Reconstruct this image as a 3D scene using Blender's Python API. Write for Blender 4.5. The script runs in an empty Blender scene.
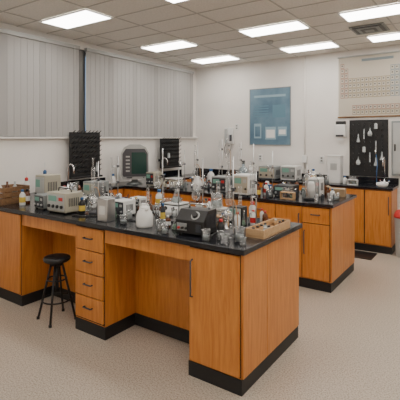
import bpy, bmesh, math, random
from mathutils import Vector, Matrix
random.seed(7)
scene = bpy.context.scene

# ------------------------------------------------------------------ materials
def _nt(name):
    m = bpy.data.materials.new(name); m.use_nodes = True
    nt = m.node_tree
    return m, nt, nt.nodes['Principled BSDF']
def mat(name, c, rough=0.5, metal=0.0, coat=0.0, var=0.0, scale=8.0):
    m, nt, b = _nt(name)
    b.inputs['Base Color'].default_value = (*c, 1)
    b.inputs['Roughness'].default_value = rough
    b.inputs['Metallic'].default_value = metal
    b.inputs['Coat Weight'].default_value = coat
    if var > 0:
        tc = nt.nodes.new('ShaderNodeTexCoord'); n = nt.nodes.new('ShaderNodeTexNoise')
        n.inputs['Scale'].default_value = scale
        r = nt.nodes.new('ShaderNodeValToRGB')
        r.color_ramp.elements[0].position = .3; r.color_ramp.elements[1].position = .7
        r.color_ramp.elements[0].color = (*[x*(1-var) for x in c], 1)
        r.color_ramp.elements[1].color = (*[min(1, x*(1+var)) for x in c], 1)
        nt.links.new(tc.outputs['Object'], n.inputs['Vector'])
        nt.links.new(n.outputs['Fac'], r.inputs['Fac'])
        nt.links.new(r.outputs['Color'], b.inputs['Base Color'])
    return m
def wood(name, c1, c2, rough=0.35, sc=(14, 14, 1.2)):
    m, nt, b = _nt(name)
    tc = nt.nodes.new('ShaderNodeTexCoord'); mp = nt.nodes.new('ShaderNodeMapping')
    mp.inputs['Scale'].default_value = sc
    n = nt.nodes.new('ShaderNodeTexNoise'); n.inputs['Scale'].default_value = 3.0
    n.inputs['Detail'].default_value = 6; n.inputs['Distortion'].default_value = .6
    r = nt.nodes.new('ShaderNodeValToRGB')
    r.color_ramp.elements[0].position = .32; r.color_ramp.elements[0].color = (*c1, 1)
    r.color_ramp.elements[1].position = .68; r.color_ramp.elements[1].color = (*c2, 1)
    nt.links.new(tc.outputs['Object'], mp.inputs['Vector']); nt.links.new(mp.outputs['Vector'], n.inputs['Vector'])
    nt.links.new(n.outputs['Fac'], r.inputs['Fac']); nt.links.new(r.outputs['Color'], b.inputs['Base Color'])
    b.inputs['Roughness'].default_value = rough
    return m
def emis(name, c, s):
    m, nt, b = _nt(name)
    b.inputs['Base Color'].default_value = (*c, 1)
    b.inputs['Emission Color'].default_value = (*c, 1); b.inputs['Emission Strength'].default_value = s
    return m
def glassm(name, tint=(1, 1, 1), body=0.10):
    m = bpy.data.materials.new(name); m.use_nodes = True; nt = m.node_tree
    nt.nodes.clear()
    o = nt.nodes.new('ShaderNodeOutputMaterial'); mx = nt.nodes.new('ShaderNodeMixShader'); mx2 = nt.nodes.new('ShaderNodeMixShader')
    t = nt.nodes.new('ShaderNodeBsdfTransparent'); g = nt.nodes.new('ShaderNodeBsdfGlossy'); df = nt.nodes.new('ShaderNodeBsdfDiffuse')
    t.inputs['Color'].default_value = (*tint, 1); g.inputs['Roughness'].default_value = .06
    df.inputs['Color'].default_value = (.75, .8, .82, 1)
    lw = nt.nodes.new('ShaderNodeLayerWeight'); lw.inputs['Blend'].default_value = .35
    nt.links.new(lw.outputs['Facing'], mx.inputs['Fac'])
    nt.links.new(mx2.outputs[0], mx.inputs[1]); nt.links.new(g.outputs[0], mx.inputs[2])
    mx2.inputs['Fac'].default_value = body
    nt.links.new(t.outputs[0], mx2.inputs[1]); nt.links.new(df.outputs[0], mx2.inputs[2])
    nt.links.new(mx.outputs[0], o.inputs['Surface'])
    return m

WALL = mat('wall_paint', (.83, .80, .76), .8, var=.03, scale=2)
CEIL = mat('ceiling_tile', (.78, .75, .70), .9, var=.08, scale=60)
GRID = mat('ceiling_grid_metal', (.50, .48, .45), .6)
TRIMM = mat('baseboard_vinyl', (.05, .045, .04), .5)
OAK = wood('oak_cabinet', (.50, .165, .027), (.65, .255, .053))
GAP = mat('cabinet_gap', (.05, .02, .008), .8)
EPOXY = mat('epoxy_counter', (.010, .011, .015), .2, var=.25, scale=5)
TOE = mat('toe_kick_rubber', (.010, .010, .011), .5)
STEEL = mat('brushed_steel', (.6, .6, .6), .3, 1)
CHROME = mat('chrome', (.75, .75, .76), .15, 1)
IRON = mat('cast_iron', (.08, .08, .09), .5, .4)
BLK = mat('black_plastic', (.012, .012, .013), .4)
BLKM = mat('black_painted_metal', (.010, .010, .011), .5)
WHT = mat('white_plastic', (.75, .75, .73), .4)
BEI = mat('beige_enamel', (.42, .39, .31), .45)
GRY = mat('grey_enamel', (.24, .26, .26), .45)
LGRY = mat('light_grey_enamel', (.44, .45, .44), .4)
GREEN = mat('green_screen_glass', (.02, .06, .05), .12)
DKG = mat('dark_panel', (.035, .04, .05), .4)
RED = mat('red_plastic', (.55, .03, .03), .4)
BLUE = mat('blue_rubber', (.03, .12, .30), .4)
YEL = mat('yellow_label', (.7, .5, .08), .5)
AMB = mat('amber_glass', (.12, .035, .01), .12)
CERA = mat('white_ceramic', (.80, .80, .78), .2)
PINE = wood('pine_wood', (.46, .27, .13), (.58, .38, .20), .6, (3, 14, 14))
DWOOD = wood('dark_wood', (.16, .08, .035), (.26, .14, .06), .6, (2, 12, 12))
PAPER = mat('paper', (.82, .82, .8), .8)
GLASS = glassm('thin_glass')
FROST = glassm('hanging_glassware', (1, 1, 1), .45)
GLASSB = glassm('blue_glass', (.75, .88, .97), .22)
LIQ = mat('clear_liquid', (.38, .43, .43), .1)
LIQG = mat('green_liquid', (.12, .22, .13), .1)
RUB = mat('rubber_hose', (.5, .3, .16), .6)
LAMP = emis('fluorescent_diffuser', (1.0, .955, .89), 13.5)
SCR = emis('lcd_display', (.12, .25, .2), .3)

# ------------------------------------------------------------------ builder
class B:
    def __init__(s, name):
        s.name = name; s.bm = bmesh.new(); s.mats = []
    def mi(s, m):
        if m not in s.mats: s.mats.append(m)
        return s.mats.index(m)
    def _mark(s, faces, m, smooth=False):
        i = s.mi(m)
        for f in faces: f.material_index = i; f.smooth = smooth
    def box(s, x0, x1, y0, y1, z0, z1, m, bev=0.0, M=None, seg=2):
        vs = [s.bm.verts.new((x, y, z)) for z in (z0, z1) for x, y in ((x0, y0), (x1, y0), (x1, y1), (x0, y1))]
        if M is not None:
            for v in vs: v.co = M @ v.co
        q = [(3, 2, 1, 0), (4, 5, 6, 7), (0, 1, 5, 4), (1, 2, 6, 5), (2, 3, 7, 6), (3, 0, 4, 7)]
        fs = [s.bm.faces.new([vs[i] for i in a]) for a in q]
        s._mark(fs, m)
        if bev > 0:
            es = list({e for f in fs for e in f.edges})
            r = bmesh.ops.bevel(s.bm, geom=es, offset=bev, segments=seg, affect='EDGES', profile=.5)
            s._mark(r['faces'], m, True)
        return s
    def cbox(s, cx, cy, z0, w, d, h, m, bev=0.0, M=None):
        return s.box(cx-w/2, cx+w/2, cy-d/2, cy+d/2, z0, z0+h, m, bev, M)
    def lathe(s, prof, cx, cy, z, m, seg=20, smooth=True, M=None, cap=True):
        rings = []
        for r, h in prof:
            r = max(r, .0004); ring = []
            for i in range(seg):
                a = 2*math.pi*i/seg
                p = Vector((cx+r*math.cos(a), cy+r*math.sin(a), z+h))
                if M is not None: p = M @ p
                ring.append(s.bm.verts.new(p))
            rings.append(ring)
        fs = []
        for a, b in zip(rings, rings[1:]):
            for i in range(seg):
                j = (i+1) % seg
                fs.append(s.bm.faces.new((a[i], a[j], b[j], b[i])))
        s._mark(fs, m, smooth)
        if cap:
            cf = []
            if prof[0][0] > .001: cf.append(s.bm.faces.new(list(reversed(rings[0]))))
            if prof[-1][0] > .001: cf.append(s.bm.faces.new(rings[-1]))
            s._mark(cf, m)
        return s
    def cyl(s, cx, cy, z0, r, h, m, seg=18, r2=None):
        return s.lathe([(r, 0), (r if r2 is None else r2, h)], cx, cy, z0, m, seg)
    def tube(s, pts, r, m, seg=8, r1=None):
        pts = [Vector(p) for p in pts]; rings = []
        prev = None
        n = len(pts)
        for i, p in enumerate(pts):
            t = (pts[min(i+1, n-1)]-pts[max(i-1, 0)]).normalized()
            if prev is None:
                up = Vector((0, 0, 1)) if abs(t.z) < .9 else Vector((1, 0, 0))
                u = t.cross(up).normalized()
            else:
                u = (prev-t*prev.dot(t)).normalized()
            prev = u; w = t.cross(u)
            rr = r if r1 is None else r+(r1-r)*i/(n-1)
            rings.append([s.bm.verts.new(p+u*rr*math.cos(2*math.pi*k/seg)+w*rr*math.sin(2*math.pi*k/seg)) for k in range(seg)])
        fs = []
        for a, b in zip(rings, rings[1:]):
            for i in range(seg):
                j = (i+1) % seg
                fs.append(s.bm.faces.new((a[i], a[j], b[j], b[i])))
        s._mark(fs, m, True)
        s._mark([s.bm.faces.new(list(reversed(rings[0]))), s.bm.faces.new(rings[-1])], m)
        return s
    def curve(s, pts, r, m, seg=8, sub=6):
        P = [Vector(p) for p in pts]; P = [P[0]*2-P[1]]+P+[P[-1]*2-P[-2]]; out = []
        for i in range(1, len(P)-2):
            for k in range(sub):
                t = k/sub
                out.append(.5*((2*P[i])+(P[i+1]-P[i-1])*t+(2*P[i-1]-5*P[i]+4*P[i+1]-P[i+2])*t*t+(-P[i-1]+3*P[i]-3*P[i+1]+P[i+2])*t**3))
        out.append(P[-2])
        return s.tube(out, r, m, seg)
    def prism(s, poly, y0, y1, m, bev=0):  # poly in XZ, extruded along Y
        a = [s.bm.verts.new((x, y0, z)) for x, z in poly]; b = [s.bm.verts.new((x, y1, z)) for x, z in poly]
        n = len(poly); fs = [s.bm.faces.new(a), s.bm.faces.new(list(reversed(b)))]
        for i in range(n):
            j = (i+1) % n; fs.append(s.bm.faces.new((a[j], a[i], b[i], b[j])))
        s._mark(fs, m)
        return s
    def prismx(s, poly, x0, x1, m):  # poly in YZ
        a = [s.bm.verts.new((x0, y, z)) for y, z in poly]; b = [s.bm.verts.new((x1, y, z)) for y, z in poly]
        n = len(poly); fs = [s.bm.faces.new(list(reversed(a))), s.bm.faces.new(b)]
        for i in range(n):
            j = (i+1) % n; fs.append(s.bm.faces.new((a[i], a[j], b[j], b[i])))
        s._mark(fs, m)
        return s
    def done(s, loc=(0, 0, 0), rot=0, sc=1.0):
        bmesh.ops.recalc_face_normals(s.bm, faces=s.bm.faces)
        if sc != 1.0: bmesh.ops.scale(s.bm, vec=(sc, sc, sc), verts=s.bm.verts)
        me = bpy.data.meshes.new(s.name); s.bm.to_mesh(me); s.bm.free()
        for m in s.mats: me.materials.append(m)
        o = bpy.data.objects.new(s.name, me); scene.collection.objects.link(o)
        o.location = loc; o.rotation_euler = (0, 0, math.radians(rot))
        return o

CH = .92   # counter height
XL, XR, YF, YB, ZC = -4.72, 1.6, -1.6, 6.6, 2.98

# ------------------------------------------------------------------ room shell
fm, nt, bs = _nt('speckled_vinyl_floor')
tc = nt.nodes.new('ShaderNodeTexCoord')
n1 = nt.nodes.new('ShaderNodeTexNoise'); n1.inputs['Scale'].default_value = 100; n1.inputs['Detail'].default_value = 3
r1 = nt.nodes.new('ShaderNodeValToRGB')
r1.color_ramp.elements[0].position = .36; r1.color_ramp.elements[0].color = (.33, .275, .215, 1)
r1.color_ramp.elements[1].position = .58; r1.color_ramp.elements[1].color = (.60, .53, .445, 1)
n2 = nt.nodes.new('ShaderNodeTexNoise'); n2.inputs['Scale'].default_value = 1.6
mxn = nt.nodes.new('ShaderNodeMix'); mxn.data_type = 'RGBA'; mxn.blend_type = 'MULTIPLY'
r2 = nt.nodes.new('ShaderNodeValToRGB'); r2.color_ramp.elements[0].color = (.86, .84, .82, 1); r2.color_ramp.elements[1].color = (1, 1, 1, 1)
nt.links.new(tc.outputs['Object'], n1.inputs['Vector']); nt.links.new(tc.outputs['Object'], n2.inputs['Vector'])
nt.links.new(n1.outputs['Fac'], r1.inputs['Fac']); nt.links.new(n2.outputs['Fac'], r2.inputs['Fac'])
mxn.inputs[0].default_value = 1
nt.links.new(r1.outputs['Color'], mxn.inputs[6]); nt.links.new(r2.outputs['Color'], mxn.inputs[7])
nt.links.new(mxn.outputs[2], bs.inputs['Base Color']); bs.inputs['Roughness'].default_value = .35

B('floor').box(XL-.2, XR+.2, YF-.2, YB+.2, -.1, 0, fm).done()
B('ceiling').box(XL-.2, XR+.2, YF-.2, YB+.2, ZC, ZC+.1, CEIL).done()
B('wall_back').box(XL-.2, XR+.2, YB, YB+.15, 0, ZC, WALL).done()
B('wall_right').box(XR, XR+.15, YF, YB, 0, ZC, WALL).done()
B('wall_front').box(XL-.2, XR+.2, YF-.15, YF, 0, ZC, WALL).done()
WZ0, WZ1 = 1.66, 2.86
b = B('wall_left')
b.box(XL-.18, XL, YF, YB, 0, WZ0, WALL).box(XL-.18, XL, YF, YB, WZ1, ZC, WALL)
for a, c in ((YF, -1.0), (3.74, 3.82), (6.42, YB)): b.box(XL-.18, XL, a, c, WZ0, WZ1, WALL)
b.done()
FR = mat('window_frame_aluminium', (.12, .115, .11), .4, .5)
for i, (a, c) in enumerate(((-1.0, 3.74), (3.82, 6.42))):
    w = B('window_%d' % (i+1))
    w.box(XL-.14, XL-.10, a, c, WZ0, WZ0+.05, FR).box(XL-.14, XL-.10, a, c, WZ1-.05, WZ1, FR)
    n = 4 if i == 0 else 3
    for k in range(n+1):
        y = a+(c-a-.04)*k/n
        w.box(XL-.14, XL-.10, y, y+.04, WZ0+.05, WZ1-.05, FR)
    w.box(XL-.125, XL-.12, a+.04, c-.04, WZ0+.05, WZ1-.05, GLASSB)
    w.done()
B('trim_1').box(XL, XL+.05, YF, YB-.001, WZ0-.06, WZ0-.035, WALL, .005).done()
B('trim_2').box(XL, XL+.02, 3.735, 3.865, WZ0-.02, WZ1, FR).done()
B('baseboard_back').box(-.95, XR, YB-.015, YB, 0, .1, TRIMM).done()
B('baseboard_right').box(XR-.015, XR, YF, YB-.016, 0, .1, TRIMM).done()
B('baseboard_left').box(XL, XL+.015, YF, 2.2, 0, .1, TRIMM).done()

# blinds
def blindmat(name, c, t, f):
    BL, nt, bs = _nt(name)
    bs.inputs['Base Color'].default_value = (*c, 1); bs.inputs['Roughness'].default_value = .8
    tr = nt.nodes.new('ShaderNodeBsdfTranslucent'); tr.inputs['Color'].default_value = (*t, 1)
    mx = nt.nodes.new('ShaderNodeMixShader'); mx.inputs['Fac'].default_value = f
    out = nt.nodes['Material Output']
    nt.links.new(bs.outputs[0], mx.inputs[1]); nt.links.new(tr.outputs[0], mx.inputs[2]); nt.links.new(mx.outputs[0], out.inputs['Surface'])
    return BL
BL1 = blindmat('blind_fabric', (.50, .49, .475), (.55, .57, .6), .15)
BL2 = blindmat('blind_fabric_hem', (.43, .42, .41), (.5, .52, .55), .12)
for (a, c) in ((-.95, 3.735), (3.85, 6.45)):
    v = B('vertical_blinds')
    v.box(XL+.02, XL+.08, a, c, WZ1-.02, WZ1+.03, LGRY, .004)
    ns = round((c-a-.1)/.086); step = (c-a-.1)/ns
    for k in range(ns+1):
        ang = math.radians(90+random.uniform(2.0, 3.8))
        M = Matrix.Translation((XL+.05, a+.05+k*step, 0)) @ Matrix.Rotation(ang, 4, 'Z')
        v.box(-.047, .047, -.0012, .0012, WZ0-.03+random.uniform(-.004, .004), WZ1-.02, BL2 if k % 6 == 5 else BL1, 0, M)
    v.tube([(XL+.09, c-.1, WZ1), (XL+.09, c-.1, 1.75)], .003, WHT, 6)
    v.done()

# ceiling grid
g = B('trim_3')
P = .42
y = 3.05-.21-11*P
while y < YB:
    if y > YF: g.box(XL, XR, y-.007, y+.007, ZC-.006, ZC-.0005, GRID)
    y += P
x = -3.87-.42-2*P
while x < XR:
    if x > XL: g.box(x-.007, x+.007, YF, YB, ZC-.0065, ZC-.0008, GRID)
    x += .84
g.done()

# light fixtures
FX = [(-3.87, 3.05), (-3.87, 4.73), (-3.87, 5.99), (-2.19, 4.73), (-2.19, 5.99), (-.93, 4.73), (-.93, 5.99),
      (-2.19, 3.05), (-.5, 3.05), (.8, 4.73), (.8, 3.05), (-3.87, 1.37), (-2.19, 1.37), (-.5, 1.37), (.8, 1.37), (-3.0, -.3), (-.93, -.3), (.8, -.3)]
for (x, y) in FX:
    f = B('ceiling_light_panel')
    w, d = .82, .40
    for a in ((-w/2, w/2, -d/2, -d/2+.02), (-w/2, w/2, d/2-.02, d/2), (-w/2, -w/2+.02, -d/2+.02, d/2-.02), (w/2-.02, w/2, -d/2+.02, d/2-.02)):
        f.box(a[0], a[1], a[2], a[3], -.012, 0, WHT)
    f.box(-w/2+.02, w/2-.02, -d/2+.02, d/2-.02, -.010, -.004, LAMP)
    f.done((x, y, ZC-.007))
v = B('ceiling_vent')
v.box(-.2, .2, -.2, .2, -.012, 0, GRY)
for i, s in enumerate((.17, .13, .09, .05)):
    z = -.016-.004*i
    v.box(-s, s, -s, s, z-.004, z+.004, DKG if i % 2 == 0 else GRY)
v.done((-1.2, 5.4, ZC-.007))
B('smoke_detector').lathe([(.045, 0), (.045, -.02), (.03, -.04), (0, -.045)], 0, 0, 0, LGRY).done((-2.5, 5.3, ZC-.006))

# ------------------------------------------------------------------ cabinetry
def front(b, x0, x1, yf, z0, z1, handle=None, m=OAK, sgn=-1):
    a, c = (yf-.016, yf) if sgn < 0 else (yf, yf+.016)
    b.box(x0+.004, x1-.004, a, c, z0+.004, z1-.004, m, .003)
    yh = yf-.016 if sgn < 0 else yf+.016
    def pull(px0, px1, pz0, pz1):
        o = .022*sgn
        b.tube([(px0, yh, pz0), (px0, yh+o, pz0+(.006 if pz1 != pz0 else 0)), (px1, yh+o, pz1-(.006 if pz1 != pz0 else 0)), (px1, yh, pz1)], .006, IRON, 6)
    if handle == 'h':
        cx = (x0+x1)/2; cz = (z0+z1)/2
        pull(cx-.045, cx+.045, cz+.01, cz+.01)
    elif handle == 'l': pull(x0+.03, x0+.03, z1-.33, z1-.08)
    elif handle == 'r': pull(x1-.03, x1-.03, z1-.33, z1-.08)

TZ = .10
b = B('laboratory_bench')
X0, X1, Y0, Y1 = XL+.003, -1.222, 2.22, 3.20
b.box(X0, X1, Y0, Y1, .885, CH, EPOXY, .004)
yf = Y0+.03; kd = Y0+.37; yb = Y1-.03
xe = X1-.035
segs = [(X0+.02, -3.65, 'cab'), (-3.65, -2.85, 'knee'), (-2.85, -2.494, 'drw'), (-2.494, -1.66, 'knee'), (-1.66, xe, 'door')]
b.box(X0+.02, xe, kd+.003, yb, TZ, .884, OAK)
b.box(X0+.02, xe+.006, kd-.005, yb+.006, 0, TZ, TOE)
b.box(xe-.3, xe+.0005, kd-.0005, kd+.0035, TZ+.001, .883, GAP)
for x0, x1, k in segs:
    if k == 'knee':
        b.box(x0, x1, yf, yf+.018, .775, .884, OAK)
        continue
    b.box(x0, x1, yf, kd, TZ, .884, OAK)
    b.box(x0-.004 if k != 'cab' else x0, x1+.006, yf-.005, kd-.006, 0, TZ, TOE)
    b.box(x0+.004, x1-.002, yf-.001, yf+.001, TZ+.008, .878, GAP)
    if k == 'drw':
        h = (.875-TZ-.02)/4
        for i in range(4): front(b, x0+.006, x1-.006, yf, TZ+.02+i*h, TZ+.02+(i+1)*h, 'h')
    elif k == 'door': front(b, x0+.006, x1-.004, yf, TZ+.01, .875, 'l')
    else:
        mid = -4.05
        front(b, x0+.01, mid, yf, TZ+.01, .875, 'r'); front(b, mid, x1-.006, yf, TZ+.01, .875, 'l')
for a, c in ((yf+.002, kd-.001), (kd+.004, yb)):
    b.box(xe, xe+.014, a, c, TZ+.003, .884, OAK, .002)
n = 6; w = (xe-X0-.04)/n
for i in range(n): front(b, X0+.03+i*w, X0+.03+(i+1)*w, yb, TZ+.01, .875, 'l' if i % 2 else 'r', sgn=1)
b.done()

# second bench: front with drawers above doors
b = B('laboratory_bench')
X0, X1, Y0, Y1 = XL+.003, -1.30, 4.25, 5.20
b.box(X0, X1, Y0, Y1, .885, CH, EPOXY, .004)
xe = X1-.035; yf = Y0+.03; yb = Y1-.03
b.box(X0+.02, xe, yf, yb, TZ, .884, OAK)
b.box(X0+.02, xe+.006, yf-.005, yb+.006, 0, TZ, TOE)
b.box(X0+.03, xe-.002, yf-.001, yf+.001, TZ+.008, .878, GAP)
xs = [X0+.03, -4.2, -3.75, -3.3, -2.85, -2.4, -1.95, -1.64, xe-.006]
for i in range(8):
    if i % 2 == 1:
        front(b, xs[i], xs[i+1], yf, .70, .875, 'h'); front(b, xs[i], xs[i+1], yf, TZ+.01, .70, 'l')
    else:
        front(b, xs[i], xs[i+1], yf, TZ+.01, .875, 'r')
    front(b, xs[i], xs[i+1], yb, TZ+.01, .875, 'r', sgn=1)
b.box(xe, xe+.014, yf+.002, 4.7, TZ+.003, .884, OAK, .002).box(xe, xe+.014, 4.704, yb, TZ+.003, .884, OAK, .002)
b.done()

# back counter
b = B('storage_counter')
X0, X1, Y0, Y1 = XL+.003, -1.06, 6.13, YB-.003
b.box(X0, X1, Y0, Y1, .885, CH, EPOXY, .004)
b.box(X0+.02, X1-.02, Y0+.03, Y1, TZ, .884, OAK)
b.box(X0+.02, X1-.016, Y0+.025, Y1, 0, TZ, TOE)
b.box(X0+.45, X1-.024, Y0+.029, Y0+.031, TZ+.008, .878, GAP)
n = 9; w = (X1-.02-(X0+.44))/n
for i in range(n):
    a = X0+.44+i*w
    front(b, a+.004, a+w-.004, Y0+.03, TZ+.01, .875, 'l' if i % 2 else 'r')
b.done()
B('trim_4').box(X0, X1, Y1-.018, Y1, CH+.001, CH+.1, EPOXY, .003).done()
for q, (a, c) in enumerate(((3.203, 4.247), (5.203, 6.127))):
    b = B('sink_counter')
    b.box(XL+.003, -4.30, a, c, .885, CH-.0008, EPOXY, .003)
    b.box(XL+.003, -4.33, a+.002, c-.002, TZ, .884, OAK)
    b.box(XL+.003, -4.325, a+.002, c-.002, 0, TZ, TOE)
    m = (a+c)/2
    for s, e in ((a+.02, m), (m, c-.02)): b.box(-4.33, -4.315, s+.004, e-.004, TZ+.01, .875, OAK, .002)
    b.box(-4.62, -4.38, m-.22, m+.22, CH-.004, CH-.0004, STEEL)
    b.box(-4.60, -4.40, m-.20, m+.20, CH-.003, CH, BLKM)
    b.done()
    B('trim_%d' % (5+q)).box(XL+.003, XL+.02, a, c, CH+.001, CH+.1, EPOXY).done()
B('floor_mat').box(0, .5, 0, .36, 0, .012, BLK, .004).done((-1.75, 5.72, 0))

# ------------------------------------------------------------------ wall items
def hung(b, x, y, z, kind):
    if kind == 0: b.lathe([(.004, .07), (.011, .06), (.011, .02), (.032, -.05), (.03, -.06)], x, y, z, FROST, 12)
    elif kind == 1: b.lathe([(.02, .0), (.026, -.01), (.026, -.08), (.028, -.085)], x, y, z+.05, FROST, 12)
    elif kind == 2: b.lathe([(.003, .06), (.010, .05), (.010, -.09), (.013, -.095)], x, y, z, FROST, 10)
    else: b.lathe([(.01, .07), (.01, .03), (.03, .01), (.038, -.02), (.03, -.05), (.0, -.06)], x, y, z, FROST, 14)
def drying_rack(w, h, loc, axis, glass=()):
    b = B('peg_drying_rack')
    b.box(-w/2, w/2, -.012, 0, 0, h, BLKM, .003)
    b.box(-w/2, w/2, -.07, 0, -.015, .01, BLKM, .003)
    for s in (-1, 1): b.box(s*w*.3-.02, s*w*.3+.02, 0, .105, .1, .14, BLKM)
    nx, nz = int(w/.06), int(h/.065)
    for i in range(nx):
        for j in range(nz):
            x = -w/2+.04+i*(w-.08)/(nx-1); z = .06+j*(h-.08)/(nz-1)
            b.tube([(x, -.012, z), (x, -.085, z+.045)], .0055, BLK, 6, .004)
    for (i, j, k) in glass:
        hung(b, -w/2+.04+i*(w-.08)/(nx-1), -.06, .06+j*(h-.08)/(nz-1), k)
    b.done(loc, axis)
drying_rack(.53, .62, (XL+.106, 3.79, 1.07), 90, ((6, 1, 0),))
drying_rack(.53, .50, (XL+.106, 5.66, 1.10), 90, ((2, 2, 1),))
b = B('peg_drying_rack')
w, h = .56, .86
b.box(-w/2, w/2, -.02, 0, 0, h, BLKM, .004)
for i in range(6):
    for j in range(9):
        x = -w/2+.06+i*.084; z = .08+j*.088
        b.tube([(x, -.02, z), (x, -.075, z+.03)], .0045, BLK, 6)
for (i, j, k) in ((1, 6, 0), (3, 7, 3), (2, 4, 1), (4, 5, 2), (5, 3, 0), (2, 7, 2), (4, 2, 0), (3, 3, 2), (4, 8, 1), (1, 2, 3)):
    hung(b, -w/2+.06+i*.084, -.06, .08+j*.088-.03, k)
b.done((-1.48, YB-.001, 1.027))
b = B('electrical_panel')
b.box(-.19, .19, -.06, 0, 0, .80, GRY, .006); b.box(-.165, .165, -.07, -.059, .03, .77, LGRY, .004)
b.box(-.15, -.13, -.078, -.069, .36, .46, BLK, .002); b.box(-.05, .05, -.073, -.069, .62, .68, PAPER)
b.done((-.96, YB-.001, 1.06))

b = B('blue_wall_poster')
PB, nt, bs = _nt('poster_blue_print')
tc = nt.nodes.new('ShaderNodeTexCoord'); n = nt.nodes.new('ShaderNodeTexNoise'); n.inputs['Scale'].default_value = 2.2; n.inputs['Detail'].default_value = 5
r = nt.nodes.new('ShaderNodeValToRGB'); r.color_ramp.elements[0].position = .3; r.color_ramp.elements[0].color = (.06, .13, .20, 1)
r.color_ramp.elements[1].position = .72; r.color_ramp.elements[1].color = (.20, .32, .41, 1)
nt.links.new(tc.outputs['Object'], n.inputs['Vector']); nt.links.new(n.outputs['Fac'], r.inputs['Fac']); nt.links.new(r.outputs['Color'], bs.inputs['Base Color'])
bs.inputs['Roughness'].default_value = .6
b.box(-.39, .39, -.012, 0, 0, 1.0, PB)
for a in ((-.39, .39, 0, .012), (-.39, .39, .988, 1.0), (-.39, -.38, 0, 1), (.38, .39, 0, 1)):
    b.box(a[0], a[1], -.018, -.011, a[2], a[3], GRY)
LB = mat('poster_pale_print', (.30, .44, .52), .6)
for (x, z, w, h) in ((-.3, .12, .14, .26), (-.08, .1, .2, .22), (.16, .16, .16, .16)):
    b.box(x, x+w, -.014, -.011, z, z+h, LB); b.box(x+.02, x+w-.02, -.016, -.012, z+.03, z+h-.05, PAPER if x > -.1 else PB)
b.box(-.3, .3, -.0145, -.011, .84, .88, LB)
MB = mat('poster_mid_print', (.12, .24, .32), .6)
for k in range(5): b.box(-.3, -.02, -.0145, -.011, .5+k*.045, .515+k*.045, MB)
b.box(.06, .3, -.0145, -.011, .48, .70, MB)
b.done((-3.12, YB-.001, 1.485))

b = B('periodic_table_chart')
CR = mat('chart_paper', (.52, .47, .39), .7); C1 = mat('chart_cell_cream', (.33, .28, .19), .7); C2 = mat('chart_cell_rose', (.34, .20, .16), .7); C3 = mat('chart_cell_grey', (.22, .27, .29), .7)
INK = mat('chart_ink', (.10, .10, .10), .7)
W, H = 1.15, .94
b.box(0, W, -.006, 0, 0, H, CR)
b.tube([(-.01, -.014, H), (W+.01, -.014, H)], .012, LGRY, 8); b.tube([(-.01, -.014, 0), (W+.01, -.014, 0)], .012, DWOOD, 8)
cw, chh = (W-.06)/18, (H-.16)/10
def cell(x, z, mm):
    b.box(x+.002, x+cw-.002, -.008, -.005, z+.002, z+chh-.002, mm)
    b.box(x+.009, x+cw-.009, -.0095, -.007, z+.012, z+chh-.012, CR)
    b.box(x+.018, x+cw-.022, -.0105, -.009, z+.034, z+chh-.026, INK)
for rr in range(7):
    for c in range(18):
        if rr == 0 and 0 < c < 17: continue
        if rr in (1, 2) and 1 < c < 12: continue
        cell(.03+c*cw, H-.10-(rr+1)*chh, C2 if c < 2 else (C1 if c < 12 else C3))
for rr in range(2):
    for c in range(14): cell(.03+(c+3)*cw, .03+rr*chh, C2 if rr else C1)
b.box(.35, .8, -.008, -.005, H-.09, H-.05, C3)
b.done((-1.93, YB-.001, 1.935))

b = B('paper_towel_dispenser')
b.box(-.085, .085, -.12, 0, 0, .20, WHT, .015); b.box(-.07, .07, -.10, -.01, .2, .255, BLK, .01); b.box(-.06, .06, -.124, -.118, .01, .04, DKG)
b.box(-.05, .05, -.1, -.095, -.05, .01, PAPER)
b.done((-1.88, YB-.001, 1.62))
b = B('wall_conduit')
b.tube([(0, 0, 1.1), (0, 0, ZC-.01)], .012, WALL, 8); b.box(-.04, .04, -.03, .012, 1.2, 1.32, WHT, .004)
b.done((-2.48, YB-.014, 0))
b = B('wall_telephone')
b.box(-.09, .09, -.05, 0, 0, .3, WHT, .012); b.box(-.07, -.02, -.09, -.05, .02, .28, LGRY, .012); b.box(.0, .07, -.056, -.049, .05, .17, DKG)
b.curve([(-.04, -.07, .02), (-.08, -.07, -.12), (-.02, -.06, -.2), (.04, -.04, -.1), (.04, -.02, .01)], .005, BLK)
b.done((-3.93, YB-.001, 1.50))
for (x, z) in ((-3.3, 1.2), (-2.2, 1.2), (-3.78, 1.75)):
    b = B('electrical_outlet'); b.box(-.035, .035, -.012, 0, 0, .12, WHT, .004)
    for q in (.03, .075): b.box(-.015, .015, -.014, -.011, q, q+.02, DKG)
    b.done((x, YB-.001, z))

# ------------------------------------------------------------------ stool
b = B('lab_stool')
b.lathe([(.0, .515), (.095, .515), (.113, .525), (.118, .54), (.11, .555), (.08, .562), (0, .562)], 0, 0, 0, BLK, 28)
b.lathe([(.05, .48), (.06, .5), (.10, .515)], 0, 0, 0, BLKM, 20)
b.cyl(0, 0, .25, .016, .24, BLKM)
for k in range(4):
    a = math.radians(35+90*k); c, s = math.cos(a), math.sin(a)
    b.tube([(c*.05, s*.05, .49), (c*.165, s*.165, .012)], .010, BLKM, 8)
    b.lathe([(.014, 0), (.014, .02)], c*.167, s*.167, 0, BLK, 10)
for rr, z in ((.126, .18), (.082, .36)):
    pts = [(rr*math.cos(t*math.pi/12), rr*math.sin(t*math.pi/12), z) for t in range(25)]
    b.tube(pts, .007, BLKM, 6)
b.done((-3.14, 2.27, 0))

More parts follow.
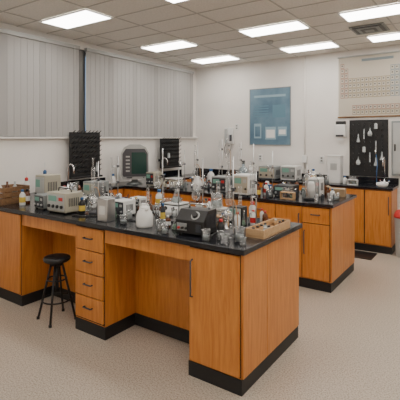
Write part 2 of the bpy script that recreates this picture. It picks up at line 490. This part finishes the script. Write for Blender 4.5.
# ------------------------------------------------------------------ labware generators
REG = []   # occupied footprints (x, y, radius)
def reg(o):
    r = max(abs(v.co.x) for v in o.data.vertices); r2 = max(abs(v.co.y) for v in o.data.vertices)
    REG.append((o.location.x, o.location.y, max(r, r2)*1.0)); return o
def beaker(x, y, r=.035, h=.09, liq=None, z=CH, m=GLASS):
    b = B('glass_beaker')
    b.lathe([(0, .002), (r*.93, .001), (r, .006), (r, h*.93), (r*1.1, h), (r*1.07, h), (r*.96, h*.93), (r*.96, .008), (0, .006)], 0, 0, 0, m, 20)
    if liq: b.lathe([(0, .009), (r*.94, .009), (r*.94, h*.45), (0, h*.45)], 0, 0, 0, liq, 20)
    return reg(b.done((x, y, z)))
def flask(x, y, r=.045, h=.12, liq=None, stop=None, z=CH):
    b = B('erlenmeyer_flask')
    b.lathe([(0, .001), (r*.92, 0), (r, .01), (r*.32, h*.72), (r*.30, h*.95), (r*.38, h), (r*.27, h*.96), (r*.28, h*.7)], 0, 0, 0, GLASS, 20)
    if liq: b.lathe([(0, .004), (r*.9, .004), (r*.93, .012), (r*.62, h*.38), (0, h*.38)], 0, 0, 0, liq, 20)
    if stop: b.lathe([(r*.24, h*.9), (r*.34, h*1.08)], 0, 0, 0, stop, 14)
    return reg(b.done((x, y, z)))
def bottle(x, y, r=.03, h=.14, m=WHT, cap=BLK, name='reagent_bottle', label=None, z=CH):
    b = B(name)
    b.lathe([(0, 0), (r*.95, 0), (r, .005), (r, h*.62), (r*.85, h*.72), (r*.4, h*.82), (r*.4, h*.88)], 0, 0, 0, m, 20)
    b.lathe([(r*.5, h*.86), (r*.5, h), (r*.42, h*1.01)], 0, 0, 0, cap, 16)
    if label: b.lathe([(r*1.01, h*.18), (r*1.01, h*.52)], 0, 0, 0, label, 20, cap=False)
    return reg(b.done((x, y, z)))
def wash_bottle(x, y, r=.03, h=.15, cap=RED, z=CH):
    b = B('wash_bottle')
    b.lathe([(0, 0), (r, 0), (r, h*.7), (r*.5, h*.85), (r*.5, h*.9)], 0, 0, 0, WHT, 18)
    b.lathe([(r*.55, h*.86), (r*.55, h*1.0), (r*.2, h*1.05)], 0, 0, 0, cap, 14)
    b.curve([(0, 0, h), (0, 0, h*1.3), (r*.8, 0, h*1.42), (r*2, 0, h*1.25)], .003, WHT, 6)
    return reg(b.done((x, y, z), -40))
def cylinder_g(x, y, r=.016, h=.26, z=CH):
    b = B('graduated_cylinder')
    b.lathe([(0, 0), (r*2, 0), (r*2, .008), (r, .016), (r, h*.97), (r*1.2, h)], 0, 0, 0, GLASS, 16)
    for k in range(6): b.lathe([(r*1.02, h*(.2+.12*k)), (r*1.02, h*(.2+.12*k)+.002)], 0, 0, 0, WHT, 16, cap=False)
    return reg(b.done((x, y, z)))
def stand(x, y, h=.5, kind='flask', rot=0, z=CH, hang=.25):
    b = B('retort_stand')
    b.box(-.05, .05, -.07, .07, 0, .012, IRON, .003)
    b.cyl(0, .045, .012, .005, h, STEEL, 10)
    zc = hang
    b.cbox(0, .045, zc-.012, .024, .024, .026, IRON, .004)
    b.tube([(0, .045, zc), (0, -.02, zc)], .004, STEEL, 8)
    if kind == 'buret':
        b.lathe([(.002, zc-.14), (.004, zc-.11), (.008, zc-.1), (.008, h-.01), (.009, h)], 0, -.03, 0, GLASS, 12)
        b.box(-.018, .018, -.036, -.024, zc-.115, zc-.107, WHT)
        b.cbox(0, .045, h*.8, .022, .022, .022, IRON, .003); b.tube([(0, .045, h*.8+.01), (0, -.02, h*.8+.01)], .004, STEEL, 8)
    elif kind == 'flask':
        b.lathe([(0, zc-.11), (.025, zc-.1), (.04, zc-.07), (.034, zc-.04), (.012, zc-.015), (.011, zc+.03), (.014, zc+.035)], 0, -.03, 0, GLASS, 18)
    elif kind == 'ring':
        pts = [(.045*math.cos(t*math.pi/10), -.03+.045*math.sin(t*math.pi/10), zc) for t in range(21)]
        b.tube(pts, .0035, IRON, 6)
        b.lathe([(.004, zc-.09), (.005, zc-.03), (.05, zc+.04)], 0, -.03, 0, GLASS, 18, cap=False)
    elif kind == 'condenser':
        b.lathe([(.006, zc-.14), (.006, zc-.1), (.017, zc-.09), (.017, zc+.12), (.006, zc+.13), (.006, zc+.18), (.011, zc+.21)], 0, -.03, 0, GLASS, 14)
        b.lathe([(0, zc-.22), (.03, zc-.21), (.042, zc-.18), (.03, zc-.15), (.01, zc-.135)], 0, -.03, 0, GLASS, 16)
        b.curve([(.017, -.03, zc-.06), (.05, -.03, zc-.07), (.07, -.02, zc-.15), (.06, .01, .02)], .004, RUB)
    b.tube([(-.012, .045, zc), (-.028, .045, zc+.006)], .004, IRON, 6)
    return reg(b.done((x, y, z), rot))
def hotplate(x, y, w=.17, d=.2, h=.1, body=BEI, top=CERA, rot=0, z=CH):
    b = B('hot_plate_stirrer')
    b.prismx([(-d/2, .012), (d/2, .012), (d/2, h*.8), (-d/2+.045, h*.8), (-d/2, h*.35)], -w/2, w/2, body)
    b.box(-w*.44, w*.44, -d/2+.05, d/2-.006, h*.8, h*.88, BLK); b.box(-w*.47, w*.47, -d/2+.045, d/2-.002, h*.88, h, top, .003)
    for s in (-1, 1):
        b.cyl(s*w*.38, -d*.4, 0, .008, .013, BLK, 8); b.cyl(s*w*.38, d*.4, 0, .008, .013, BLK, 8)
    M = Matrix.Translation((0, -d/2+.022, h*.57)) @ Matrix.Rotation(math.radians(45), 4, 'X')
    for s in (-1, 1): b.lathe([(.018, -.008), (.018, .010), (.014, .018)], s*w*.24, 0, 0, BLK, 14, M=M)
    return reg(b.done((x, y, z), rot))
def instrument(name, x, y, w, d, h, body=BEI, panel=DKG, rot=0, z=CH, knobs=3, disp=True, handle=False, vents=True):
    b = B(name)
    b.box(-w/2, w/2, -d/2, d/2, .012, h, body, min(.008, w*.05))
    for sx in (-1, 1):
        for sy in (-1, 1): b.cyl(sx*w*.4, sy*d*.4, 0, .01, .014, BLK, 8)
    b.box(-w*.45, w*.45, -d/2-.004, -d/2+.002, h*.14, h*.92, panel, .0015)
    if disp: b.box(-w*.38, w*.05, -d/2-.007, -d/2-.003, h*.58, h*.84, SCR)
    for k in range(knobs):
        cx = -w*.34+k*(w*.68)/max(1, knobs-1)
        M = Matrix.Translation((cx, -d/2-.003, h*.34)) @ Matrix.Rotation(math.radians(90), 4, 'X')
        b.lathe([(w*.06, 0), (w*.055, .014), (w*.02, .016)], 0, 0, 0, BLK if panel not in (BLK, DKG) else STEEL, 12, M=M)
    b.box(w*.18, w*.38, -d/2-.007, -d/2-.003, h*.62, h*.78, RED if random.random() < .3 else LGRY)
    if vents:
        for k in range(6):
            b.box(w/2-.001, w/2+.002, -d*.3+k*d*.1, -d*.3+k*d*.1+d*.04, h*.35, h*.75, DKG)
    if handle:
        b.tube([(-w*.35, 0, h-.002), (-w*.33, 0, h+.03), (w*.33, 0, h+.03), (w*.35, 0, h-.002)], .006, BLK, 8)
    return reg(b.done((x, y, z), rot))
def tuberack(x, y, w=.2, d=.07, h=.08, m=PINE, rot=0, n=8, z=CH):
    b = B('test_tube_rack')
    b.box(-w/2, w/2, -d/2, d/2, 0, .01, m, .002); b.box(-w/2, w/2, -d/2, d/2, h-.01, h, m, .002)
    b.box(-w/2, -w/2+.008, -d/2, d/2, .01, h-.01, m); b.box(w/2-.008, w/2, -d/2, d/2, .01, h-.01, m)
    for i in range(n):
        for j in (-1, 1):
            cx = -w/2+.022+i*(w-.044)/(n-1)
            if random.random() < .8:
                b.lathe([(0, .011), (.006, .014), (.007, .02), (.007, h+.045), (.009, h+.048)], cx, j*d*.24, 0, GLASS, 10)
                if random.random() < .5: b.lathe([(.0055, .016), (.006, .05)], cx, j*d*.24, 0, random.choice([LIQ, LIQG, AMB]), 10)
    return reg(b.done((x, y, z), rot))
def jug(x, y, r=.065, h=.16, m=CERA, z=CH, rot=0):
    b = B('white_plastic_jug')
    b.lathe([(0, 0), (r*.95, 0), (r, .012), (r*1.02, h*.5), (r*.85, h*.78), (r*.62, h*.9), (r*.62, h)], 0, 0, 0, m, 24)
    b.lathe([(r*.64, h*.98), (r*.6, h*1.04), (r*.2, h*1.08)], 0, 0, 0, m, 20)
    b.curve([(r*.6, 0, h*.92), (r*1.35, 0, h*.9), (r*1.5, 0, h*.55), (r*.98, 0, h*.3)], .009, m)
    b.prism([(-r*.55, h*.8), (-r*1.05, h*.98), (-r*.5, h*.98)], -.012, .012, m)
    return reg(b.done((x, y, z), rot))
def tissue(x, y, w=.11, d=.07, h=.06, m=BLUE, rot=0, z=CH):
    b = B('tissue_box')
    b.box(-w/2, w/2, -d/2, d/2, 0, h, m, .002); b.box(-w*.3, w*.3, -d*.16, d*.16, h, h+.002, WHT)
    b.prismx([(-.01, h), (.012, h), (.02, h+.03), (.002, h+.045), (-.02, h+.025)], -w*.2, w*.2, PAPER)
    return reg(b.done((x, y, z), rot))
def turret(x, y, z=CH):
    b = B('gas_tap_turret')
    b.lathe([(.03, 0), (.03, .008), (.012, .02), (.012, .09), (.02, .10), (.02, .12), (.008, .135)], 0, 0, 0, CHROME, 16)
    for s in (-1, 1):
        b.tube([(0, 0, .11), (0, s*.06, .11), (0, s*.075, .10)], .007, CHROME, 8)
        b.box(-.004, .004, s*.04-.012, s*.04+.012, .118, .13, YEL if s > 0 else BLUE)
    return reg(b.done((x, y, z)))
def gooseneck(x, y, h=.36, rot=0, z=CH):
    b = B('gooseneck_faucet')
    b.lathe([(.028, 0), (.028, .01), (.014, .025), (.013, .08)], 0, 0, 0, CHROME, 16)
    pts = [(0, 0, .05), (0, 0, h*.75)]+[(.06-.06*math.cos(t*math.pi/8), 0, h*.75+.07*math.sin(t*math.pi/8)) for t in range(1, 9)]+[(.12, 0, h*.62)]
    b.tube(pts, .008, CHROME, 10)
    for s in (-1, 1):
        b.tube([(0, 0, .05), (0, s*.06, .05)], .008, CHROME, 8); b.lathe([(.012, .045), (.014, .07), (.006, .075)], 0, s*.06, 0, CHROME, 12)
        b.box(-.006, .03, s*.06-.006, s*.06+.006, .072, .082, BLUE if s > 0 else RED)
    return reg(b.done((x, y, z), rot))
def vacuum_hose(pts, m=RUB, r=.005):
    b = B('rubber_tubing'); b.curve(pts, r, m, 8, 8)
    for p in pts: REG.append((p[0], p[1], .015))
    return b.done()

# ------------------------------------------------------------------ bench 1 contents
b = B('wooden_crate')
w, d, h = .24, .3, .16
b.box(-w/2, w/2, -d/2, d/2, 0, .012, DWOOD)
for k in range(3):
    z = .014+k*.05
    b.box(-w/2, w/2, -d/2, -d/2+.012, z, z+.042, DWOOD, .002); b.box(-w/2, w/2, d/2-.012, d/2, z, z+.042, DWOOD, .002)
    b.box(-w/2, -w/2+.012, -d/2+.012, d/2-.012, z, z+.042, DWOOD, .002); b.box(w/2-.012, w/2, -d/2+.012, d/2-.012, z, z+.042, DWOOD, .002)
for k in range(3):
    b.lathe([(.025, .012), (.025, .14), (.01, .17), (.01, .2)], -.06+.06*k, -.05+.04*k, 0, (WHT, AMB, LGRY)[k], 14)
reg(b.done((-4.22, 2.44, CH), 5, 1.12))

instrument('spectrophotometer', -3.86, 2.68, .17, .2, .30, BEI, LGRY, 0, knobs=2)
instrument('power_supply', -3.24, 2.43, .27, .2, .19, BEI, LGRY, 0, knobs=4, handle=True)
instrument('power_supply', -3.55, 2.46, .18, .18, .14, GRY, DKG, -6, knobs=3)
stand(-2.97, 2.56, .46, 'condenser', 10, hang=.30)
stand(-3.02, 2.84, .5, 'buret', -10, hang=.25)
b = B('steel_canister')
b.box(-.055, .055, -.05, .05, 0, .19, STEEL, .006); b.box(-.05, .05, -.045, .045, .19, .2, LGRY, .003)
b.tube([(-.03, 0, .198), (-.02, 0, .225), (.02, 0, .225), (.03, 0, .198)], .004, STEEL, 6); b.box(-.03, .03, -.053, -.049, .06, .13, WHT)
reg(b.done((-2.60, 2.36, CH), 4))
instrument('digital_balance', -2.66, 2.62, .15, .15, .14, WHT, DKG, 0, knobs=2)
instrument('ph_meter', -2.86, 3.02, .13, .12, .1, WHT, DKG, 0, knobs=2)
hotplate(-3.55, 2.75, .17, .19, .11, BEI); beaker(-3.55, 2.77, .045, .11, LIQ, z=CH+.11)
bottle(-3.92, 2.42, .03, .16, WHT, BLUE, label=YEL); bottle(-3.99, 2.52, .028, .15, AMB, BLK, label=PAPER)
wash_bottle(-4.42, 2.78, r=.035, h=.22); wash_bottle(-4.50, 3.08, r=.04, h=.28, cap=BLUE); bottle(-4.3, 3.02, .04, .24, WHT, WHT, label=RED)
hotplate(-4.05, 2.95, .18, .19, .12, LGRY); bottle(-3.78, 3.0, .045, .2, AMB, BLK, label=PAPER)
instrument('centrifuge_box', -3.5, 3.03, .2, .2, .22, GRY, BEI, 0, knobs=3)
jug(-2.19, 2.38, .066, .15, rot=150)
jug(-2.42, 2.62, .045, .12, rot=100)
beaker(-2.40, 2.36, .03, .07, LIQ)
hotplate(-2.3, 2.90, .18, .2, .11, WHT, CERA); flask(-2.3, 2.92, .05, .13, LIQ, z=CH+.11)
stand(-2.12, 2.70, .42, 'ring', 20, hang=.28)
stand(-2.5, 2.92, .58, 'flask', 0, hang=.33)
beaker(-1.99, 2.34, .035, .08, None); beaker(-1.91, 2.29, .028, .065, LIQ); bottle(-2.03, 2.47, .022, .09, AMB, WHT, label=PAPER)
flask(-1.93, 2.44, .030, .1, LIQG)
# black variable transformer: sloped black case, carrying handle, big dial, binding posts
b = B('variable_transformer')
b.prismx([(-.09, .012), (.09, .012), (.09, .165), (-.03, .165), (-.09, .10)], -.11, .11, BLK)
for sx in (-1, 1):
    for sy in (-1, 1): b.cyl(sx*.09, sy*.07, 0, .011, .013, BLK, 8)
b.box(-.10, -.02, -.0945, -.089, .03, .08, GRY, .001)
for k in range(3):
    M = Matrix.Translation((-.08+k*.03, -.094, .05)) @ Matrix.Rotation(math.radians(90), 4, 'X')
    b.lathe([(.009, 0), (.008, .014)], 0, 0, 0, (RED, BLK, BLK)[k], 12, M=M)
b.box(.05, .09, -.094, -.089, .03, .08, DKG)
M = Matrix.Translation((.03, -.06, .1325)) @ Matrix.Rotation(math.radians(47), 4, 'X')
b.lathe([(.032, 0), (.032, .003)], 0, 0, 0, LGRY, 20, M=M); b.lathe([(.022, .003), (.019, .02)], 0, 0, 0, BLK, 16, M=M)
b.tube([(-.08, .04, .163), (-.075, .04, .195), (.075, .04, .195), (.08, .04, .163)], .007, CHROME, 8)
for k in range(7): b.box(.1095, .112, -.05+k*.018, -.042+k*.018, .04, .14, IRON)
reg(b.done((-1.73, 2.43, CH), 4, 1.05))
beaker(-1.55, 2.29, .030, .075, LIQ); beaker(-1.48, 2.36, .024, .06)
stand(-1.53, 2.57, .54, 'condenser', 0, hang=.31)
stand(-1.46, 2.80, .42, 'buret', 0, hang=.24)
beaker(-1.36, 2.41, .038, .09, LIQ); beaker(-1.41, 2.30, .03, .06, None); flask(-1.44, 2.44, .032, .10, None); beaker(-1.29, 2.33, .022, .05)
b = B('wooden_tray')
w, d, h = .14, .46, .06
b.box(-w/2, w/2, -d/2, d/2, 0, .01, PINE)
b.box(-w/2, -w/2+.01, -d/2, d/2, .01, h, PINE, .002); b.box(w/2-.01, w/2, -d/2, d/2, .01, h, PINE, .002)
b.box(-w/2+.01, w/2-.01, -d/2, -d/2+.01, .01, h, PINE, .002); b.box(-w/2+.01, w/2-.01, d/2-.01, d/2, .01, h, PINE, .002)
for k in range(7):
    for s in (-1, 1):
        if random.random() < .25: continue
        m = random.choice([AMB, WHT, LIQ, LGRY, AMB, PINE]); cp = random.choice([BLK, WHT, BLK])
        b.lathe([(.018, .01), (.018, .04), (.008, .05), (.008, .053)], s*.03, -.19+k*.062, 0, m, 12)
        b.lathe([(.010, .052), (.010, .062)], s*.03, -.19+k*.062, 0, cp, 10)
o = b.done((-1.315, 2.77, CH)); REG.append((-1.315, 2.62, .11)); REG.append((-1.315, 2.77, .11)); REG.append((-1.315, 2.92, .11))
bottle(-1.52, 2.91, .025, .12, WHT, RED, label=RED); bottle(-1.60, 2.80, .024, .11, WHT, RED, label=PAPER); bottle(-1.47, 3.02, .022, .1, AMB, RED)
tuberack(-1.74, 2.74, .16, .07, .08)
hotplate(-1.88, 2.92, .16, .19, .1, GRY); beaker(-1.88, 2.94, .05, .12, LIQ, z=CH+.10)
stand(-2.04, 2.90, .5, 'flask', -15, hang=.26)
instrument('voltmeter', -1.68, 2.95, .12, .1, .13, BLK, LGRY, 0, knobs=2)
wash_bottle(-1.62, 3.09, cap=RED); cylinder_g(-1.74, 3.09, .015, .27); cylinder_g(-1.98, 3.12, .018, .3)
flask(-2.1, 3.1, .045, .13, LIQG, BLK); bottle(-2.2, 3.13, .03, .16, AMB, BLK, label=PAPER); beaker(-2.55, 3.1, .04, .1)
bottle(-2.66, 3.1, .035, .18, WHT, BLUE, label=YEL); tissue(-3.2, 3.08); tuberack(-3.3, 2.76, .22, .07, .09, WHT)
turret(-2.72, 2.80); turret(-1.62, 2.66); turret(-3.74, 2.84)
vacuum_hose([(-1.80, 2.60, CH+.006), (-1.86, 2.62, CH+.006), (-1.94, 2.58, CH+.006), (-2.03, 2.57, CH+.006)])
vacuum_hose([(-2.48, 2.45, CH+.006), (-2.40, 2.48, CH+.006), (-2.32, 2.50, CH+.006), (-2.28, 2.56, CH+.006)], BLK)
vacuum_hose([(-2.76, 2.45, CH+.007), (-2.86, 2.42, CH+.007), (-2.92, 2.36, CH+.007), (-3.02, 2.34, CH+.007)], BLK, .006)
for pts in (((-2.24, 2.60), (-2.18, 2.54), (-2.12, 2.56)), ((-1.61, 2.52), (-1.59, 2.42), (-1.56, 2.38))):
    vacuum_hose([(x, y, CH+.006) for x, y in pts], random.choice([BLK, BLUE]), .005)

# ------------------------------------------------------------------ bench 2 contents
b = B('desktop_monitor')
b.lathe([(.11, 0), (.11, .012), (.05, .03), (.04, .07)], 0, .02, 0, GRY, 22)
b.prism([(-.17, .07), (.17, .07), (.19, .12), (.19, .44), (.15, .52), (.07, .56), (-.07, .56), (-.15, .52), (-.19, .44), (-.19, .12)], -.09, .05, LGRY)
b.prism([(-.13, .12), (.13, .12), (.15, .3), (.12, .46), (-.12, .46), (-.15, .3)], .05, .18, GRY)
b.prism([(-.16, .11), (.16, .11), (.175, .14), (.175, .43), (.13, .50), (-.13, .50), (-.175, .43), (-.175, .14)], -.096, -.089, IRON)
b.prism([(-.05, .15), (.15, .15), (.155, .17), (.155, .42), (.13, .45), (-.05, .45)], -.101, -.095, GREEN)
for k in range(5): b.box(-.13, -.075, -.101, -.095, .18+k*.05, .20+k*.05, LGRY)
b.box(-.12, -.04, -.1, -.095, .09, .105, DKG); b.cyl(.12, -.092, .09, .008, .012, BLK, 8)
reg(b.done((-4.36, 4.52, CH), 48, 1.06))
instrument('ph_meter', -3.95, 4.5, .15, .2, .2, BEI, DKG)
gooseneck(-4.42, 3.36, .38, 0); gooseneck(-4.50, 5.32, .38, 0)
wash_bottle(-4.40, 4.12, r=.035, h=.17, cap=BLUE)
hotplate(-3.6, 4.5, .2, .22, .13, BEI)
stand(-3.35, 4.7, .62, 'condenser', 10, hang=.38); stand(-2.95, 4.7, .66, 'buret', 0, hang=.3)
jug(-3.15, 4.45, .06, .17); stand(-3.7, 4.85, .5, 'ring', 0, hang=.3)
flask(-3.05, 4.95, .06, .17, LIQG); bottle(-3.3, 5.0, .05, .24, WHT, BLUE)
instrument('power_supply', -2.78, 4.5, .22, .22, .2, GRY, DKG)
instrument('centrifuge_box', -2.42, 4.42, .21, .22, .25, WHT, BEI, 0, knobs=2)
b = B('glass_carboy')
b.lathe([(0, 0), (.085, 0), (.09, .02), (.09, .2), (.06, .27), (.022, .3), (.022, .35), (.028, .36)], 0, 0, 0, GLASSB, 24)
b.lathe([(0, .01), (.084, .012), (.084, .15), (0, .15)], 0, 0, 0, LIQG, 24); b.lathe([(.018, .33), (.026, .38)], 0, 0, 0, BLK, 12)
reg(b.done((-2.75, 4.98, CH)))
stand(-2.55, 4.85, .60, 'flask', 0, hang=.35)
bottle(-2.22, 4.38, .03, .15, AMB, BLK, label=YEL); bottle(-2.2, 4.55, .03, .15, WHT, RED, label=RED)
instrument('vacuum_oven', -1.97, 4.62, .24, .22, .13, BLK, DKG, 0, knobs=3)
beaker(-2.08, 4.38, .04, .1, LIQ); tuberack(-1.85, 4.38, .16, .07, .08)
b = B('bell_jar')
b.lathe([(.085, 0), (.085, .02), (.07, .025)], 0, 0, 0, BLKM, 24)
b.lathe([(.072, .025), (.072, .22), (.06, .27), (.03, .3), (.01, .305), (.012, .33), (.0, .34)], 0, 0, 0, GLASS, 24, cap=False)
b.lathe([(0, .025), (.04, .025), (.04, .16), (.03, .2), (0, .2)], 0, 0, 0, WHT, 18)
reg(b.done((-1.62, 4.50, CH)))
instrument('digital_balance', -1.66, 4.78, .14, .16, .22, WHT, GRY, 0, knobs=1)
stand(-2.3, 4.9, .5, 'ring', 0, hang=.3); stand(-1.85, 4.95, .34, 'flask', 0, hang=.24)
b = B('cardboard_box')
CB = mat('cardboard', (.34, .23, .13), .8)
b.box(-.08, .08, -.07, .07, 0, .09, CB, .003); b.box(-.08, .08, -.012, .012, .0895, .0915, BEI)
b.prism([(-.08, .088), (-.08, .092), (-.13, .115), (-.13, .111)], -.068, .068, CB)
reg(b.done((-1.45, 4.95, CH), 8))
beaker(-1.42, 4.55, .035, .08); bottle(-1.45, 4.72, .026, .11, WHT, BLUE)
turret(-2.1, 4.84); turret(-3.5, 4.82)
bottle(-2.02, 5.08, .03, .15, AMB, BLK); tissue(-2.45, 5.1)

# ------------------------------------------------------------------ back counter contents
instrument('water_bath', -3.0, 6.35, .3, .26, .22, GRY, BEI); instrument('drying_oven', -2.62, 6.35, .26, .26, .24, WHT, GRY)
stand(-3.80, 6.3, .90, 'condenser', 0, hang=.55); stand(-3.55, 6.3, .60, 'buret', 0, hang=.3)
b = B('storage_box'); b.box(-.1, .1, -.08, .08, 0, .40, WHT, .006); b.box(-.104, .104, -.084, .084, .40, .425, WHT, .004); b.box(-.05, .05, -.084, -.079, .2, .3, LGRY)
reg(b.done((-1.93, 6.42, CH)))
bottle(-2.25, 6.35, .04, .2, WHT, BLUE, label=YEL); bottle(-2.36, 6.4, .035, .18, AMB, BLK, label=PAPER); flask(-2.13, 6.3, .05, .15, LIQ)
jug(-3.35, 6.35, .06, .2)
bottle(-1.75, 6.3, .03, .12, WHT, BLUE); tuberack(-1.62, 6.24, .14, .07, .08, WHT)
gooseneck(-1.22, 6.42, .46, -90)
b = B('blue_hose'); b.curve([(0, 0, .0), (.0, -.01, .15), (.01, -.02, .32), (-.01, -.02, .45)], .006, BLUE); b.tube([(-.01, -.02, .44), (-.012, -.022, .5)], .009, CHROME); b.cyl(0, 0, -.008, .014, .02, CHROME); reg(b.done((-1.33, 6.44, CH+.008)))
b = B('drain_basin')
b.lathe([(.05, 0), (.07, .02), (.08, .06), (.075, .06), (.06, .025), (0, .012)], 0, 0, 0, CERA, 24)
reg(b.done((-1.21, 6.22, CH)))
b = B('waste_bin')
b.lathe([(0, 0), (.10, 0), (.105, .01), (.125, .52), (.13, .53)], 0, 0, 0, LGRY, 26); b.lathe([(.132, .53), (.132, .56), (.1, .62), (.03, .65), (0, .65)], 0, 0, 0, RED, 26)
b.done((-.92, 6.15, 0))

# ------------------------------------------------------------------ additional small glassware in free bench space
def free(x, y, r): return all((x-a)**2+(y-c)**2 > (r+q+.006)**2 for a, c, q in REG)
for (xa, xb, ya, yb_, n) in ((-3.4, -1.42, 2.42, 3.14, 60), (-3.6, -1.38, 4.30, 5.12, 50), (-3.9, -2.0, 6.2, 6.5, 14)):
    got = 0
    for t in range(2500):
        if got >= n: break
        x, y = random.uniform(xa, xb), random.uniform(ya, yb_); r = random.uniform(.018, .036)
        if not free(x, y, r*1.15): continue
        got += 1; k = random.random(); h = random.uniform(.07, .16)
        if k < .22: beaker(x, y, r, h*.75, random.choice([None, LIQ]))
        elif k < .40: flask(x, y, r, h, random.choice([None, LIQ, LIQG, AMB]), random.choice([None, BLK]))
        elif k < .58: bottle(x, y, r*.9, h, AMB, BLK, label=random.choice([PAPER, None]))
        elif k < .72: bottle(x, y, r*.9, h, random.choice([WHT, DKG, BLK]), random.choice([BLUE, BLK, RED]), label=random.choice([None, YEL]))
        elif k < .82: cylinder_g(x, y, r*.45, random.uniform(.18, .34))
        else: bottle(x, y, r*.8, h*.8, random.choice([GRY, IRON, DKG]), CHROME, name='metal_bottle')

# ------------------------------------------------------------------ world, camera
w = bpy.data.worlds.new('sky'); scene.world = w; w.use_nodes = True
bg = w.node_tree.nodes['Background']; bg.inputs['Color'].default_value = (.68, .78, 1, 1); bg.inputs['Strength'].default_value = 1.2
cam = bpy.data.cameras.new('camera'); co = bpy.data.objects.new('camera', cam); scene.collection.objects.link(co)
co.location = (0, 0, 1.61)
co.rotation_euler = (math.radians(90), 0, math.atan2(.5729, .8199))
cam.sensor_width = 36; cam.lens = 411/400*36; cam.shift_y = -62/400
cam.clip_start = .05
scene.camera = co
